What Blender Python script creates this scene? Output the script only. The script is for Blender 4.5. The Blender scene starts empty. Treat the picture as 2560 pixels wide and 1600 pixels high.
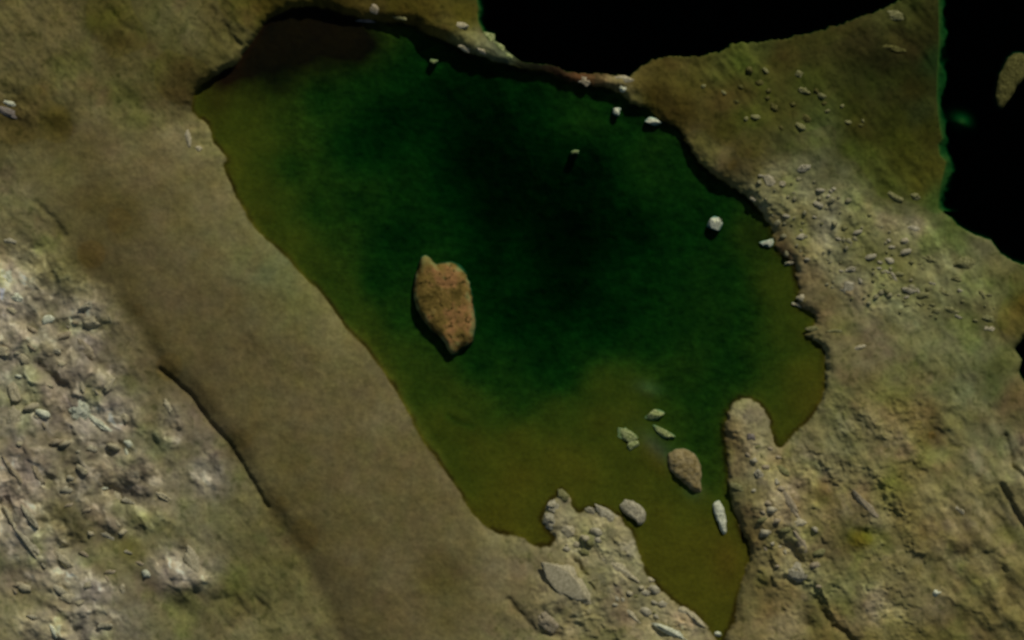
import bpy, bmesh, math, random
import numpy as np
from mathutils import Vector, noise as mnoise

# ------------------------------------------------------------------ camera, sky, sun, exposure
S = 0.2                                   # metres per map pixel (map is 2560 x 1600)
def W(px, py):                            # map position -> metres
    return ((px - 1280.0) * S, (800.0 - py) * S)
scene = bpy.context.scene
col = scene.collection
R = math.radians

cam_d = bpy.data.cameras.new('camera'); cam = bpy.data.objects.new('camera', cam_d); col.objects.link(cam)
CAM_H = 2600.0
cam.location = (0, 0, CAM_H)
cam_d.sensor_width = 36
cam_d.lens = 36 * CAM_H / (2560 * S)
cam_d.clip_start = 10; cam_d.clip_end = 60000
cam_d.dof.use_dof = True                  # the photograph is soft all over
cam_d.dof.focus_distance = CAM_H / 2
cam_d.dof.aperture_fstop = (cam_d.lens / 1000.0) / 1.3
scene.camera = cam

SUN_EL, SUN_AZ = 38.0, 23.0               # degrees; azimuth from north towards east
w = bpy.data.worlds.new("World"); scene.world = w; w.use_nodes = True
nt = w.node_tree
sky = nt.nodes.new('ShaderNodeTexSky'); sky.sky_type = 'NISHITA'; sky.sun_disc = False
sky.sun_elevation = R(SUN_EL); sky.sun_rotation = R(SUN_AZ)
nt.links.new(sky.outputs[0], nt.nodes['Background'].inputs[0])
nt.nodes['Background'].inputs[1].default_value = 0.05
sd = bpy.data.lights.new('sun', 'SUN'); sd.energy = 3.4; sd.angle = R(0.5); sd.color = (1.0, 0.95, 0.86)
sun = bpy.data.objects.new('sun', sd); col.objects.link(sun)
sv = Vector((math.sin(R(SUN_AZ)) * math.cos(R(SUN_EL)), math.cos(R(SUN_AZ)) * math.cos(R(SUN_EL)), math.sin(R(SUN_EL))))
sun.rotation_euler = sv.to_track_quat('Z', 'Y').to_euler()
scene.view_settings.view_transform = 'Standard'
scene.view_settings.look = 'None'
scene.view_settings.exposure = -0.95
scene.view_settings.gamma = 1

# ------------------------------------------------------------------ helpers
def lin(c):
    c = np.asarray(c, float) / 255.0
    return np.where(c <= 0.04045, c / 12.92, ((c + 0.055) / 1.055) ** 2.4)
ALB = np.array([2.35, 2.45, 2.3])         # picture value -> albedo
def alb(c): return lin(c) * ALB

def perlin(x, y, seed=0):
    rs = np.random.RandomState(seed)
    perm = rs.permutation(512); ang = rs.rand(512) * 2 * np.pi
    gx, gy = np.cos(ang), np.sin(ang)
    xi = np.floor(x).astype(np.int64); yi = np.floor(y).astype(np.int64)
    xf = (x - xi); yf = (y - yi)
    def h(a, b): return perm[(perm[a & 511] + b) & 511]
    def g(a, b, dx, dy):
        k = h(a, b); return gx[k] * dx + gy[k] * dy
    u = xf * xf * xf * (xf * (xf * 6 - 15) + 10); v = yf * yf * yf * (yf * (yf * 6 - 15) + 10)
    n00 = g(xi, yi, xf, yf); n10 = g(xi + 1, yi, xf - 1, yf)
    n01 = g(xi, yi + 1, xf, yf - 1); n11 = g(xi + 1, yi + 1, xf - 1, yf - 1)
    a = n00 + (n10 - n00) * u; b = n01 + (n11 - n01) * u
    return (a + (b - a) * v) * 1.5
def fbm(x, y, wl, octs, seed, gain=0.5):  # wl: wavelength in map px
    s = np.zeros_like(x); a = 1.0; t = 0
    for o in range(octs):
        s += a * perlin(x / wl + 17.3 * o, y / wl - 9.1 * o, seed + o); t += a
        wl *= 0.5; a *= gain
    return s / t
def rot(x, y, deg, sx=1.0, sy=1.0):       # along / across a direction (degrees, clockwise on the map)
    c, s = math.cos(R(deg)), math.sin(R(deg))
    return (x * c + y * s) / sx, (-x * s + y * c) / sy
def sstep(a, b, x):
    t = np.clip((x - a) / (b - a), 0, 1); return t * t * (3 - 2 * t)

def seg_dist(X, Y, pts, closed):
    d = np.full(X.shape, 1e12)
    n = len(pts)
    for i in range(n if closed else n - 1):
        ax, ay = pts[i]; bx, by = pts[(i + 1) % n]
        vx, vy = bx - ax, by - ay
        L = vx * vx + vy * vy + 1e-9
        t = np.clip(((X - ax) * vx + (Y - ay) * vy) / L, 0, 1)
        dd = (X - ax - t * vx) ** 2 + (Y - ay - t * vy) ** 2
        np.minimum(d, dd, out=d)
    return np.sqrt(d)
def inside(X, Y, pts):
    r = np.zeros(X.shape, bool); n = len(pts)
    for i in range(n):
        ax, ay = pts[i]; bx, by = pts[(i + 1) % n]
        if ay == by: continue
        c = ((ay > Y) != (by > Y)) & (X < (bx - ax) * (Y - ay) / (by - ay) + ax)
        r ^= c
    return r
def sdf(X, Y, pts):                       # negative inside
    d = seg_dist(X, Y, pts, True)
    return np.where(inside(X, Y, pts), -d, d)
def smooth_poly(pts, it=1):
    for _ in range(it):
        out = []
        n = len(pts)
        for i in range(n):
            a, b = pts[i], pts[(i + 1) % n]
            out.append((a[0] * .75 + b[0] * .25, a[1] * .75 + b[1] * .25))
            out.append((a[0] * .25 + b[0] * .75, a[1] * .25 + b[1] * .75))
        pts = out
    return pts

# ------------------------------------------------------------------ map of the place
LAGOON = [(476,275),(487,231),(521,197),(573,171),(599,160),(610,130),(640,89),(666,52),(707,28),(760,15),(800,16),(850,35),
 (906,46),(961,56),(1036,62),(1058,80),(1110,102),(1140,117),(1166,135),(1211,141),(1245,158),(1285,163),(1310,176),(1363,176),
 (1400,196),(1438,208),(1467,212),(1527,222),(1557,240),(1579,262),(1624,270),(1638,290),(1650,303),(1698,318),
 (1713,345),(1731,385),(1757,418),(1809,457),(1865,491),(1902,528),(1920,558),(1939,594),(1935,624),(1969,643),
 (1993,669),(1991,698),(2002,728),(1991,762),(2030,780),(2043,803),(2024,829),(2010,840),(2032,847),(2058,868),
 (2063,910),(2063,966),(2050,1011),(2028,1048),(1995,1074),(1975,1095),(1950,1122),(1935,1112),(1931,1085),(1920,1045),
 (1905,1015),(1883,1000),(1857,994),(1831,1007),(1816,1041),(1809,1070),(1812,1096),(1820,1152),(1818,1207),
 (1824,1248),(1838,1282),(1850,1323),(1872,1360),(1877,1393),(1861,1423),(1846,1479),(1838,1553),(1813,1592),(1809,1610),(1795,1612),
 (1785,1590),(1760,1555),(1727,1524),(1690,1512),(1650,1471),(1616,1438),(1609,1412),(1590,1356),(1568,1315),(1534,1278),
 (1505,1269),(1478,1271),(1445,1285),(1428,1263),(1423,1237),(1404,1226),(1378,1252),(1356,1285),(1360,1315),
 (1382,1334),(1390,1350),(1376,1366),(1352,1368),(1326,1360),(1300,1338),(1270,1336),(1244,1334),(1218,1319),
 (1188,1293),(1159,1248),(1125,1196),(1088,1144),(1051,1092),(1028,1047),(1006,1003),(973,948),(936,899),(900,855),
 (872,829),(848,799),(811,739),(751,684),(699,624),(655,591),(629,558),(610,528),(595,498),(569,446),(558,408),
 (570,398),(554,379),(532,353),(524,324),(510,301),(488,288)]
FAR = 90000
SEA_N = [(1194,-300),(1192,0),(1196,50),(1206,82),(1245,105),(1280,138),(1306,155),(1350,158),(1390,165),(1430,180),(1500,184),
 (1575,188),(1602,165),(1645,143),(1700,139),(1750,140),(1800,128),(1830,108),(1900,104),(1960,95),(2030,80),(2100,60),
 (2150,40),(2200,25),(2250,0),(2270,-60),(2330,-400),(6000,-4000),(FAR,-FAR),(-9000,-FAR),(-2500,-6000),(900,-1500)]
SEA_E = [(2330,-600),(2345,-60),(2348,100),(2342,200),(2342,250),(2346,290),(2350,320),(2356,345),(2345,362),
 (2350,385),(2366,402),(2360,430),(2348,480),(2345,520),(2362,535),(2380,545),(2396,565),(2441,587),(2478,602),
 (2504,635),(2534,654),(2560,659),(2640,680),(2900,900),(4200,1500),(FAR,9000),(FAR,-FAR),(6000,-4000)]
INLET = [(2538,872),(2560,848),(2600,850),(2600,960),(2562,955),(2548,930),(2556,900)]
ISLAND = [(1052,648),(1060,640),(1072,642),(1082,655),(1092,664),(1104,660),(1122,657),(1142,663),(1160,680),(1172,705),(1178,745),(1183,780),
 (1188,800),(1184,835),(1177,858),(1152,868),(1140,884),(1128,886),(1117,868),(1104,845),(1080,826),(1060,803),
 (1045,780),(1037,755),(1034,720),(1039,695),(1046,672)]

# depth of the lagoon (1 = 3 m)
DEPTH = [(650,350,.28),(672,420,.42),(660,280,.34),(620,290,.25),(700,235,.55),(950,105,.5),(900,100,.35),(820,80,.3),(660,480,.3),(760,150,.45),(540,260,.22),(560,300,.25),(600,350,.2),(640,450,.25),(630,235,.35),(560,210,.2),(585,420,.12),
 (715,300,.7),(720,420,.95),(800,520,.85),(850,600,.8),(700,510,.45),(660,520,.22),(790,640,.45),(740,600,.3),(860,720,.45),
 (900,350,1.6),(1000,300,2.0),(1100,250,2.3),(1000,200,1.6),(900,210,1.3),(900,130,.45),(860,100,.3),(700,120,.4),(780,120,.4),(700,200,.7),(800,250,1.2),
 (960,140,.9),(1080,150,1.3),(1150,200,1.9),(1200,400,3),(1300,500,3.2),(1400,600,3),(1400,750,2.6),(1300,800,2.2),(1200,300,2.6),
 (1300,250,1.8),(1400,230,1.1),(1450,270,1.0),(1550,300,1.2),(1600,400,1.1),(1650,350,1.0),(1700,450,1.2),(1750,550,1.3),
 (1800,700,1.1),(1880,600,.6),(1850,800,1.2),(1900,850,.8),(1945,850,.35),(1950,700,.35),(1980,800,.3),(2010,930,.12),
 (2000,1000,.12),(1960,1080,.2),(1600,700,1.6),(1500,800,2.0),(1650,850,1.1),(1550,600,2.3),(1700,600,1.2),(1450,450,2.6),
 (1000,600,1.4),(900,500,1.1),(950,700,1.15),(1000,800,1.0),(950,850,.5),(900,800,.45),(1000,900,.5),(1050,950,.45),(1220,700,1.9),
 (1200,900,1.1),(1250,950,.95),(1350,900,1.5),(1400,950,1.2),(1300,1000,.85),(1200,1020,.5),(1100,980,.5),(1100,1050,.28),
 (1200,1120,.15),(1150,1080,.25),(1300,1100,.15),(1400,1020,.33),(1500,970,.35),(1500,1050,.2),(1400,1150,.08),(1300,1200,.06),
 (1250,1300,.04),(1450,1180,.08),(1600,1200,.16),(1550,1120,.2),(1600,990,.35),(1580,1030,.25),(1690,950,.9),(1750,1000,1.0),
 (1750,1100,.8),(1785,1180,.7),(1700,1060,.7),(1650,1300,.1),(1700,1400,.05),(1650,1400,.06),(1750,1500,.06),(1750,1350,.06),
 (1800,1400,.05),(1720,1270,.18),(1800,900,1.1),(1850,930,.9),(1920,980,.4),(1640,1100,.25),(1400,1350,.05)]
# height of the bank at the water's edge, m
BANK = [(480,240,8),(520,185,9),(580,150,8),(620,110,6),(680,45,6),(735,5,7),(780,-12,8),(830,-5,8),(870,18,6),(910,30,5),(970,35,5),(1040,45,5),(1090,80,5),(1150,110,3),(1210,120,1.6),(1300,165,.25),(1360,168,.25),
 (1430,195,2),(1550,215,3.6),(1650,285,3.2),(1700,330,2.2),(1730,385,3.6),(1780,430,5.2),(1830,470,3),(1880,500,3.6),(1950,620,2),(2030,790,3),(2070,900,4.2),
 (2050,1030,3.6),(1960,1110,1.5),(1870,1000,1.6),(1812,1150,2.6),(1850,1300,4.5),(1860,1500,3),(1700,1540,2.2),(1600,1400,2.4),
 (1390,1270,1.8),(1420,1400,1.4),(1250,1345,1.4),(1100,1170,1.0),(900,860,1.0),(650,590,1.2),(540,380,1.6),(480,280,3.0),
 (1700,130,1.2),(2000,90,1.0),(2250,0,1.2),(2350,200,.4),(2350,450,.4),(2450,590,1.0),(2560,660,1.0),(1194,40,.5),(2560,900,5)]
# colour of the ground, with the shade on the ridge's west flank painted in
LAND = [(60,60,(88,78,44)),(150,60,(90,78,46)),(60,150,(86,76,46)),(230,130,(84,74,44)),(270,60,(66,61,24)),(290,100,(62,54,22)),(350,80,(72,66,30)),
 (400,50,(84,80,44)),(430,110,(72,68,32)),(470,80,(88,84,50)),(530,60,(76,66,32)),(560,110,(76,70,32)),(620,40,(70,62,26)),(660,20,(58,50,14)),(600,90,(80,74,36)),
 (330,180,(82,74,38)),(400,170,(74,68,32)),(450,190,(64,54,24)),(350,230,(74,68,32)),(440,240,(66,54,24)),(250,230,(86,76,44)),(100,240,(72,64,32)),
 (170,200,(90,80,50)),(60,330,(66,56,28)),(150,310,(64,56,20)),(230,290,(96,86,56)),(330,290,(92,84,50)),(420,280,(90,82,48)),(80,400,(92,86,52)),
 (160,430,(88,82,44)),(230,370,(82,72,40)),(320,360,(94,84,54)),(430,340,(108,96,66)),(500,360,(104,98,64)),(380,410,(94,82,52)),(500,440,(92,84,52)),
 (40,500,(98,90,66)),(90,540,(92,86,56)),(120,610,(98,92,60)),(60,600,(94,86,62)),(160,560,(88,80,44)),(240,500,(78,68,34)),(300,550,(74,64,32)),(420,500,(86,76,46)),(520,520,(96,88,56)),(570,570,(92,88,54)),
 (220,640,(72,60,28)),(300,680,(74,65,36)),(170,680,(84,80,44)),(140,760,(90,82,56)),(370,650,(80,70,44)),(480,640,(86,78,48)),(620,640,(90,88,54)),(680,680,(82,90,54)),
 (340,780,(72,62,34)),(380,850,(74,64,34)),(450,760,(80,68,44)),(560,760,(82,72,44)),(660,780,(84,78,46)),(760,760,(88,88,48)),(820,830,(96,92,54)),
 (300,800,(86,78,48)),(330,870,(88,80,48)),(270,830,(84,74,48)),(420,920,(72,62,32)),(500,920,(74,64,38)),(620,880,(80,70,42)),(750,900,(84,74,44)),(870,910,(90,84,50)),
 (520,1000,(76,64,36)),(640,1000,(80,72,40)),(760,1020,(84,74,46)),(900,1000,(86,76,46)),(960,1030,(92,84,56)),(600,1100,(72,62,34)),(720,1140,(80,72,38)),
 (850,1150,(84,74,46)),(1000,1150,(86,76,46)),(700,1260,(73,64,34)),(760,1340,(72,62,32)),(820,1430,(76,66,38)),(880,1480,(74,65,38)),(860,1300,(82,74,40)),(960,1280,(86,78,46)),(1080,1280,(86,76,44)),(1160,1340,(88,80,50)),
 (900,1380,(84,74,46)),(980,1430,(88,78,52)),(1100,1430,(78,68,34)),(1000,1530,(84,72,46)),(1130,1530,(84,76,42)),(930,1560,(76,67,38)),(1200,1560,(92,84,54)),
 (1250,1360,(98,92,62)),(1300,1420,(100,88,66)),(1290,1480,(96,86,58)),(1330,1560,(100,88,68)),(1400,1570,(104,92,70)),(1480,1560,(92,86,58)),(1500,1460,(88,82,54)),(1540,1520,(96,84,62)),
 (1450,1330,(104,96,68)),(1400,1290,(112,104,78)),(1520,1340,(106,98,74)),(1570,1400,(100,94,70)),(1600,1480,(92,86,60)),(1650,1540,(112,102,76)),(1700,1570,(110,100,76)),
 (30,700,(128,120,100)),(40,820,(112,102,80)),(120,830,(104,96,70)),(200,800,(118,108,86)),(230,860,(104,94,76)),(120,920,(98,88,66)),(200,940,(92,82,60)),(60,960,(106,98,78)),
 (280,930,(98,88,66)),(150,1010,(94,82,62)),(60,1060,(108,100,80)),(230,1040,(118,110,90)),(300,1050,(108,98,78)),(380,1040,(84,78,48)),(400,1100,(92,86,58)),(470,1050,(96,86,66)),
 (520,1110,(90,80,62)),(560,1200,(92,86,70)),(480,1200,(94,88,66)),(300,1120,(98,90,66)),(200,1130,(86,78,54)),(100,1130,(94,84,64)),(60,1200,(112,98,78)),(160,1220,(92,84,58)),(380,1170,(92,82,60)),
 (240,1250,(92,84,58)),(340,1230,(86,76,54)),(420,1240,(104,94,70)),(300,1310,(88,78,58)),(200,1320,(82,74,40)),(150,1290,(86,80,44)),(60,1310,(112,104,80)),(120,1370,(100,90,70)),(390,1310,(92,90,46)),(320,1370,(92,88,36)),(480,1290,(94,92,56)),
 (560,1290,(90,88,52)),(620,1270,(94,88,56)),(640,1340,(84,78,46)),(500,1360,(96,90,62)),(280,1400,(98,92,54)),(180,1420,(112,104,78)),(40,1430,(98,90,68)),(420,1420,(108,98,78)),(480,1420,(116,108,84)),(240,1480,(106,98,80)),
 (380,1480,(86,76,56)),(460,1500,(76,68,38)),(60,1500,(102,96,60)),(130,1540,(106,96,66)),(240,1560,(104,96,74)),(330,1550,(96,90,66)),(420,1560,(94,90,52)),(540,1540,(84,78,42)),(590,1500,(84,78,40)),(660,1480,(88,84,46)),(700,1420,(84,80,44)),(740,1500,(92,86,52)),(620,1580,(96,90,60)),(760,1570,(90,82,54)),
 (800,-30,(60,52,16)),(860,10,(58,48,14)),(930,20,(66,56,22)),(1000,20,(56,48,12)),(1060,30,(64,54,16)),(1110,60,(66,58,22)),(1160,40,(58,52,12)),(1160,100,(88,84,48)),(1210,125,(84,86,60)),(1250,120,(60,68,50)),(1180,-60,(40,50,20)),
 (1330,165,(16,16,8)),(1390,180,(26,18,8)),(1450,192,(72,48,28)),(1500,200,(80,60,36)),(1545,200,(104,90,62)),(1600,210,(68,58,26)),(1580,250,(84,78,40)),(1650,180,(64,56,24)),(1640,240,(62,50,16)),(1700,200,(62,56,22)),
 (1700,270,(60,50,18)),(1720,160,(66,62,26)),(1800,180,(62,62,26)),(1860,160,(64,72,26)),(1900,130,(64,66,30)),(1850,230,(62,56,24)),(1780,250,(64,56,24)),(1950,150,(58,52,20)),(1800,330,(58,52,20)),(1760,360,(84,72,42)),
 (1780,400,(104,88,60)),(1830,420,(72,60,26)),(1880,300,(58,58,22)),(1950,280,(58,56,22)),(2020,200,(50,54,18)),(2040,120,(48,46,18)),(2100,60,(54,48,22)),(2230,30,(58,58,28)),(2250,70,(46,46,18)),(2150,110,(44,40,18)),(2050,300,(56,62,28)),
 (2150,180,(34,36,12)),(2200,150,(30,30,10)),(2280,120,(40,36,14)),(2320,80,(34,34,10)),(2340,150,(24,40,14)),(2280,230,(34,32,8)),(2200,230,(38,40,14)),(2130,270,(48,52,16)),(2230,300,(38,40,10)),(2300,280,(40,46,20)),
 (1960,370,(64,64,32)),(1880,380,(66,60,26)),(2060,330,(74,78,44)),(2120,370,(60,64,24)),(2150,330,(44,42,12)),(2250,350,(52,54,12)),(2320,330,(50,48,14)),(2180,420,(66,70,26)),(2250,400,(54,54,14)),(2320,420,(58,56,16)),(2220,470,(58,62,20)),(2300,470,(58,56,16)),(2340,500,(50,66,24)),
 (1880,420,(84,74,40)),(1850,450,(88,84,50)),(1930,440,(104,100,76)),(1990,410,(86,86,64)),(2060,400,(80,84,62)),(2100,440,(86,88,62)),(2000,470,(92,92,68)),(2070,500,(98,96,76)),(2140,500,(94,94,66)),(1950,500,(96,94,62)),(1890,480,(100,96,66)),
 (1930,540,(94,90,58)),(2000,540,(92,86,52)),(2070,560,(98,96,78)),(2060,600,(102,98,80)),(1990,590,(94,88,58)),(2140,560,(86,84,52)),(2220,540,(88,88,62)),(2290,560,(92,92,70)),(2370,560,(70,84,38)),(1950,620,(82,62,40)),
 (2020,640,(92,84,56)),(2020,700,(90,76,52)),(2090,640,(92,90,64)),(2120,690,(90,90,70)),(2070,760,(90,78,50)),(2130,600,(78,80,42)),(2180,640,(70,72,34)),(2240,600,(86,86,56)),(2250,680,(84,84,46)),(2320,620,(84,86,54)),(2400,620,(76,84,50)),(2440,620,(84,84,58)),(2500,650,(82,80,50)),
 (2340,690,(76,76,50)),(2420,710,(74,80,48)),(2500,720,(70,76,38)),(2550,700,(64,64,30)),(2180,720,(90,94,62)),(2130,740,(94,88,66)),(2250,760,(88,92,62)),(2340,770,(82,84,56)),(2440,770,(78,78,50)),(2520,800,(72,66,28)),(2560,760,(56,50,14)),
 (2070,810,(94,84,54)),(2160,800,(102,92,74)),(2120,850,(94,86,58)),(2100,880,(96,90,60)),(2220,840,(92,90,62)),(2300,850,(88,90,58)),(2180,890,(92,82,64)),(2380,880,(82,86,56)),(2460,880,(78,84,54)),(2500,900,(68,74,34)),(2250,930,(92,90,58)),
 (2100,960,(92,88,54)),(2180,980,(90,84,48)),(2280,980,(90,82,50)),(2350,950,(90,90,58)),(2400,970,(84,92,62)),(2470,960,(70,84,44)),(2540,1000,(84,60,44)),(2550,1060,(86,70,56)),(2080,1040,(90,90,56)),(2160,1060,(94,88,60)),(2240,1030,(96,78,48)),
 (2300,1030,(90,72,36)),(2330,1090,(76,60,26)),(2250,1090,(94,82,52)),(2380,1060,(92,90,56)),(2450,1080,(88,90,60)),(2510,1100,(78,76,60)),(2100,1110,(86,88,62)),(2020,1090,(96,90,60)),(2160,1140,(92,88,56)),(2340,1140,(98,94,58)),(2460,1160,(90,90,60)),(2540,1150,(96,90,66)),
 (1870,1040,(108,98,88)),(1840,1060,(92,78,46)),(1835,1100,(92,72,40)),(1880,1090,(108,98,82)),(1910,1110,(96,92,66)),(1900,1070,(98,94,72)),(1860,1020,(104,102,74)),(1850,1170,(92,76,54)),(1890,1180,(100,94,68)),(1840,1220,(94,92,60)),(1880,1230,(88,80,46)),(1930,1180,(96,90,62)),
 (1870,1280,(88,76,46)),(1930,1260,(104,92,72)),(1990,1270,(98,82,62)),(2010,1200,(98,82,66)),(1970,1150,(96,88,58)),(2060,1160,(84,78,52)),(2060,1220,(86,72,36)),(2100,1180,(92,86,60)),(2130,1240,(96,86,62)),(2060,1300,(90,76,48)),(2140,1310,(72,72,36)),(2150,1340,(64,60,8)),(2190,1300,(88,82,54)),
 (1890,1340,(84,68,38)),(1930,1350,(90,82,50)),(1990,1340,(96,86,66)),(2050,1370,(88,76,50)),(1920,1400,(88,78,46)),(1900,1440,(88,76,44)),(1980,1420,(96,90,62)),(2080,1430,(86,82,50)),(1880,1500,(92,84,48)),(1920,1520,(92,74,42)),(1960,1480,(94,80,48)),(2030,1460,(88,88,60)),(2100,1470,(96,90,66)),(1900,1570,(98,86,58)),
 (1960,1560,(106,94,74)),(2050,1530,(78,70,36)),(2120,1540,(88,80,50)),(2170,1510,(98,86,66)),(2220,1540,(94,88,50)),(2080,1590,(84,74,36)),(2200,1590,(90,82,46)),(2160,1400,(94,88,56)),(2240,1400,(94,86,58)),(2250,1300,(84,74,36)),(2230,1220,(90,86,36)),(2280,1180,(90,80,44)),(2340,1240,(94,88,56)),(2320,1330,(84,70,40)),
 (2420,1230,(94,88,58)),(2400,1290,(96,84,60)),(2480,1280,(92,84,54)),(2530,1250,(84,78,52)),(2410,1360,(82,70,38)),(2330,1420,(92,86,50)),(2300,1480,(92,84,56)),(2340,1520,(92,80,62)),(2450,1380,(90,82,52)),(2520,1380,(94,86,54)),(2420,1450,(88,80,46)),(2500,1480,(86,76,42)),(2540,1550,(92,82,46)),(2420,1560,(88,78,44)),(2320,1580,(82,74,34))]

def rbf(X, Y, pts, vals, p=1.6, eps=14.0):      # smooth inverse-distance blend of control values
    vals = np.asarray(vals, float)
    if vals.ndim == 1: vals = vals[:, None]
    acc = np.zeros(X.shape + (vals.shape[1],)); ws = np.zeros(X.shape)
    for (px, py), v in zip(pts, vals):
        d2 = (X - px) ** 2 + (Y - py) ** 2 + eps * eps
        wgt = d2 ** (-p * 1.0)
        acc += wgt[..., None] * v; ws += wgt
    return acc / ws[..., None]

# sheet axes: fine where the lens looks, ever wider beyond it
def axis(lo, hi, step, far):
    fine = np.arange(lo, hi + .1, step)
    out = []; s = step; v = lo
    while v > -far: s *= 1.22; v -= s; out.append(v)
    out2 = []; s = step; v = fine[-1]
    while v < far: s *= 1.22; v += s; out2.append(v)
    return np.concatenate([out[::-1], fine, out2])
ax = axis(-120, 2680, 2.5, 60000); ay = axis(-120, 1720, 2.5, 60000)
X, Y = np.meshgrid(ax, ay)
def coarse(fn, k, step=12.0):                    # evaluate on a coarse sheet, interpolate to the fine one
    cx = axis(-120, 2680, step, 60000); cy = axis(-120, 1720, step, 60000)
    CX, CY = np.meshgrid(cx, cy)
    V = fn(CX, CY)
    ix = np.clip(np.searchsorted(cx, ax) - 1, 0, len(cx) - 2); fx = np.clip((ax - cx[ix]) / (cx[ix + 1] - cx[ix]), 0, 1)
    iy = np.clip(np.searchsorted(cy, ay) - 1, 0, len(cy) - 2); fy = np.clip((ay - cy[iy]) / (cy[iy + 1] - cy[iy]), 0, 1)
    fx = fx[None, :, None]; fy = fy[:, None, None]
    a = V[iy][:, ix] * (1 - fx) + V[iy][:, ix + 1] * fx
    b = V[iy + 1][:, ix] * (1 - fx) + V[iy + 1][:, ix + 1] * fx
    r = a * (1 - fy) + b * fy
    return r if k > 1 else r[..., 0]

# a little warp so that shores wander
rough_shore = sstep(1180, 1400, X) * sstep(2330, 2290, X) + sstep(600, 450, Y) * sstep(1180, 1000, X) * .5
wx = fbm(X, Y, 34, 3, 5) * 5.0 * sstep(2380, 2250, X) + fbm(X, Y, 15, 2, 7) * 4.5 * rough_shore; wy = fbm(X, Y, 34, 3, 15) * 5.0 + fbm(X, Y, 15, 2, 17) * 4.5 * rough_shore
near = (X > -400) & (X < 2960) & (Y > -400) & (Y < 2000)
XW, YW = X + wx, Y + wy
sl = sdf(XW, YW, smooth_poly(LAGOON))
ssea = np.minimum(np.minimum(sdf(XW, YW, SEA_N), sdf(XW, YW, SEA_E)), sdf(XW, YW, INLET))
sd_w = np.minimum(sl, ssea)                      # px, >0 on land

bankn = 1 + 1.6 * fbm(X, Y, 70, 3, 301) * rough_shore * np.exp(-np.maximum(sd_w, 0) / 16.0)
depth = coarse(lambda a, b: rbf(a, b, [(p[0], p[1]) for p in DEPTH], [p[2] for p in DEPTH], 1.7, 38), 1)
bank = coarse(lambda a, b: rbf(a, b, [(p[0], p[1]) for p in BANK], [p[2] for p in BANK], 2.0, 20), 1)
XC = X + fbm(X, Y, 60, 2, 71) * 16; YC = Y + fbm(X, Y, 60, 2, 81) * 16
landc = coarse(lambda a, b: rbf(a, b, [(p[0], p[1]) for p in LAND], [p[2] for p in LAND], 1.9, 26), 3, 7.0)

def blob(cx, cy, rx, ry, deg):                   # soft ellipse 1 -> 0
    a, b = rot(X - cx, Y - cy, deg, rx, ry)
    return np.exp(-(a * a + b * b))
def gully(pts, width):
    return np.exp(-(seg_dist(XW, YW, pts, False) / width) ** 2)

# where bare rock breaks through
rock = np.zeros_like(X)
for a in [(60,720,110,130,50),(210,800,90,90,0),(130,930,190,130,30),(230,1030,160,110,30),(60,1230,110,160,0),(290,1200,140,120,0),
          (110,1350,110,80,40),(330,1290,90,50,0),(180,1450,120,60,20),(460,1430,80,60,40),(20,260,60,35,20),(180,1560,160,60,0),
          (1450,1330,110,70,40),(1560,1420,90,60,50),(1660,1550,90,50,30),(1420,1510,100,80,30),(1870,1140,60,140,-10),(1960,1270,90,150,-25),
          (1960,1420,110,60,20),(2050,1180,80,60,20),(1985,500,130,90,35),(2110,560,120,90,20),(2060,640,90,80,30),(2180,720,160,60,30),(1545,205,60,25,10),
          (2290,590,90,50,20),(1220,115,60,25,30),(1170,105,40,25,30),(2380,700,130,70,20),(2540,1180,40,120,0),(2190,1250,50,150,-40),(2340,1300,50,120,-30),(2450,1420,50,130,-40),(2200,1500,80,60,30),(2260,1060,60,40,20),(1640,1470,60,40,40),(420,1060,40,60,0),(520,1180,40,80,0)]:
    rock = np.maximum(rock, blob(*a))
rock = sstep(.16, .70, rock + fbm(X, Y, 60, 3, 31) * .35) * sstep(0, 8, sd_w)

# heights in metres
d = np.maximum(sd_w, 0) * S
BANDE = [(90,500),(170,600),(285,745),(360,840),(402,925),(472,981),(521,1052),(584,1122),(632,1204),(669,1267),(707,1319),(762,1393),(800,1468),(835,1540),(860,1610)]
BANK_L = 1.7 + 4.5 * blob(800, 900, 500, 300, 50)
H = bank * np.clip(bankn, .25, 1.6) * (1 - np.exp(-d / BANK_L))
H += 5.0 * (1 - np.exp(-d / 45.0))
soft = fbm(X, Y, 420, 4, 41) * 3.2 + fbm(X, Y, 110, 3, 43) * 0.9
ra, rb = rot(X, Y, 52, 2.1, 1.0)
med = fbm(ra, rb, 34, 3, 51)
fine = fbm(X, Y, 16, 2, 61)
BAND_W = BANDE + [(1130,1620),(1330,1470),(1230,1330),(1159,1248),(1088,1144),(1028,1047),(973,948),(900,855),(811,739),(699,624),(610,528),(540,400),(420,330),(260,300),(100,330),(60,430)]
band = sstep(22, -22, sdf(X, Y, BAND_W))
landm = sstep(0, 30, sd_w)
H += landm * soft * (1 - .35 * band)
med2 = fbm(ra + wx * .1, rb, 60, 3, 57, .6)
strike = fbm(*rot(X + wx * 4, Y + wy * 4, 48, 2.4, 1.0), 120, 3, 321, .42)
se = sstep(1830, 1950, X) * sstep(900, 1080, Y) + sstep(1380, 1460, X) * sstep(1800, 1720, X) * sstep(1250, 1330, Y)
H += landm * (1 - np.abs(strike) * 3.2) * 2.1 * se
rugged = 1 + 1.3 * sstep(1650, 1760, X) * sstep(560, 420, Y) + 1.0 * sstep(1880, 2000, X) * sstep(1000, 1120, Y) + .35 * sstep(760, 600, X) * sstep(420, 300, Y)
H += landm * med2 * 1.3 * rugged * (1 - .8 * band) * sstep(-.15, .35, fbm(X, Y, 260, 2, 68))
H += landm * (med * .75 * (1 - .72 * band) + fine * .2) * (0.45 + 0.55 * sstep(.2, .6, fbm(X, Y, 200, 2, 66) + .5))
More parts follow.
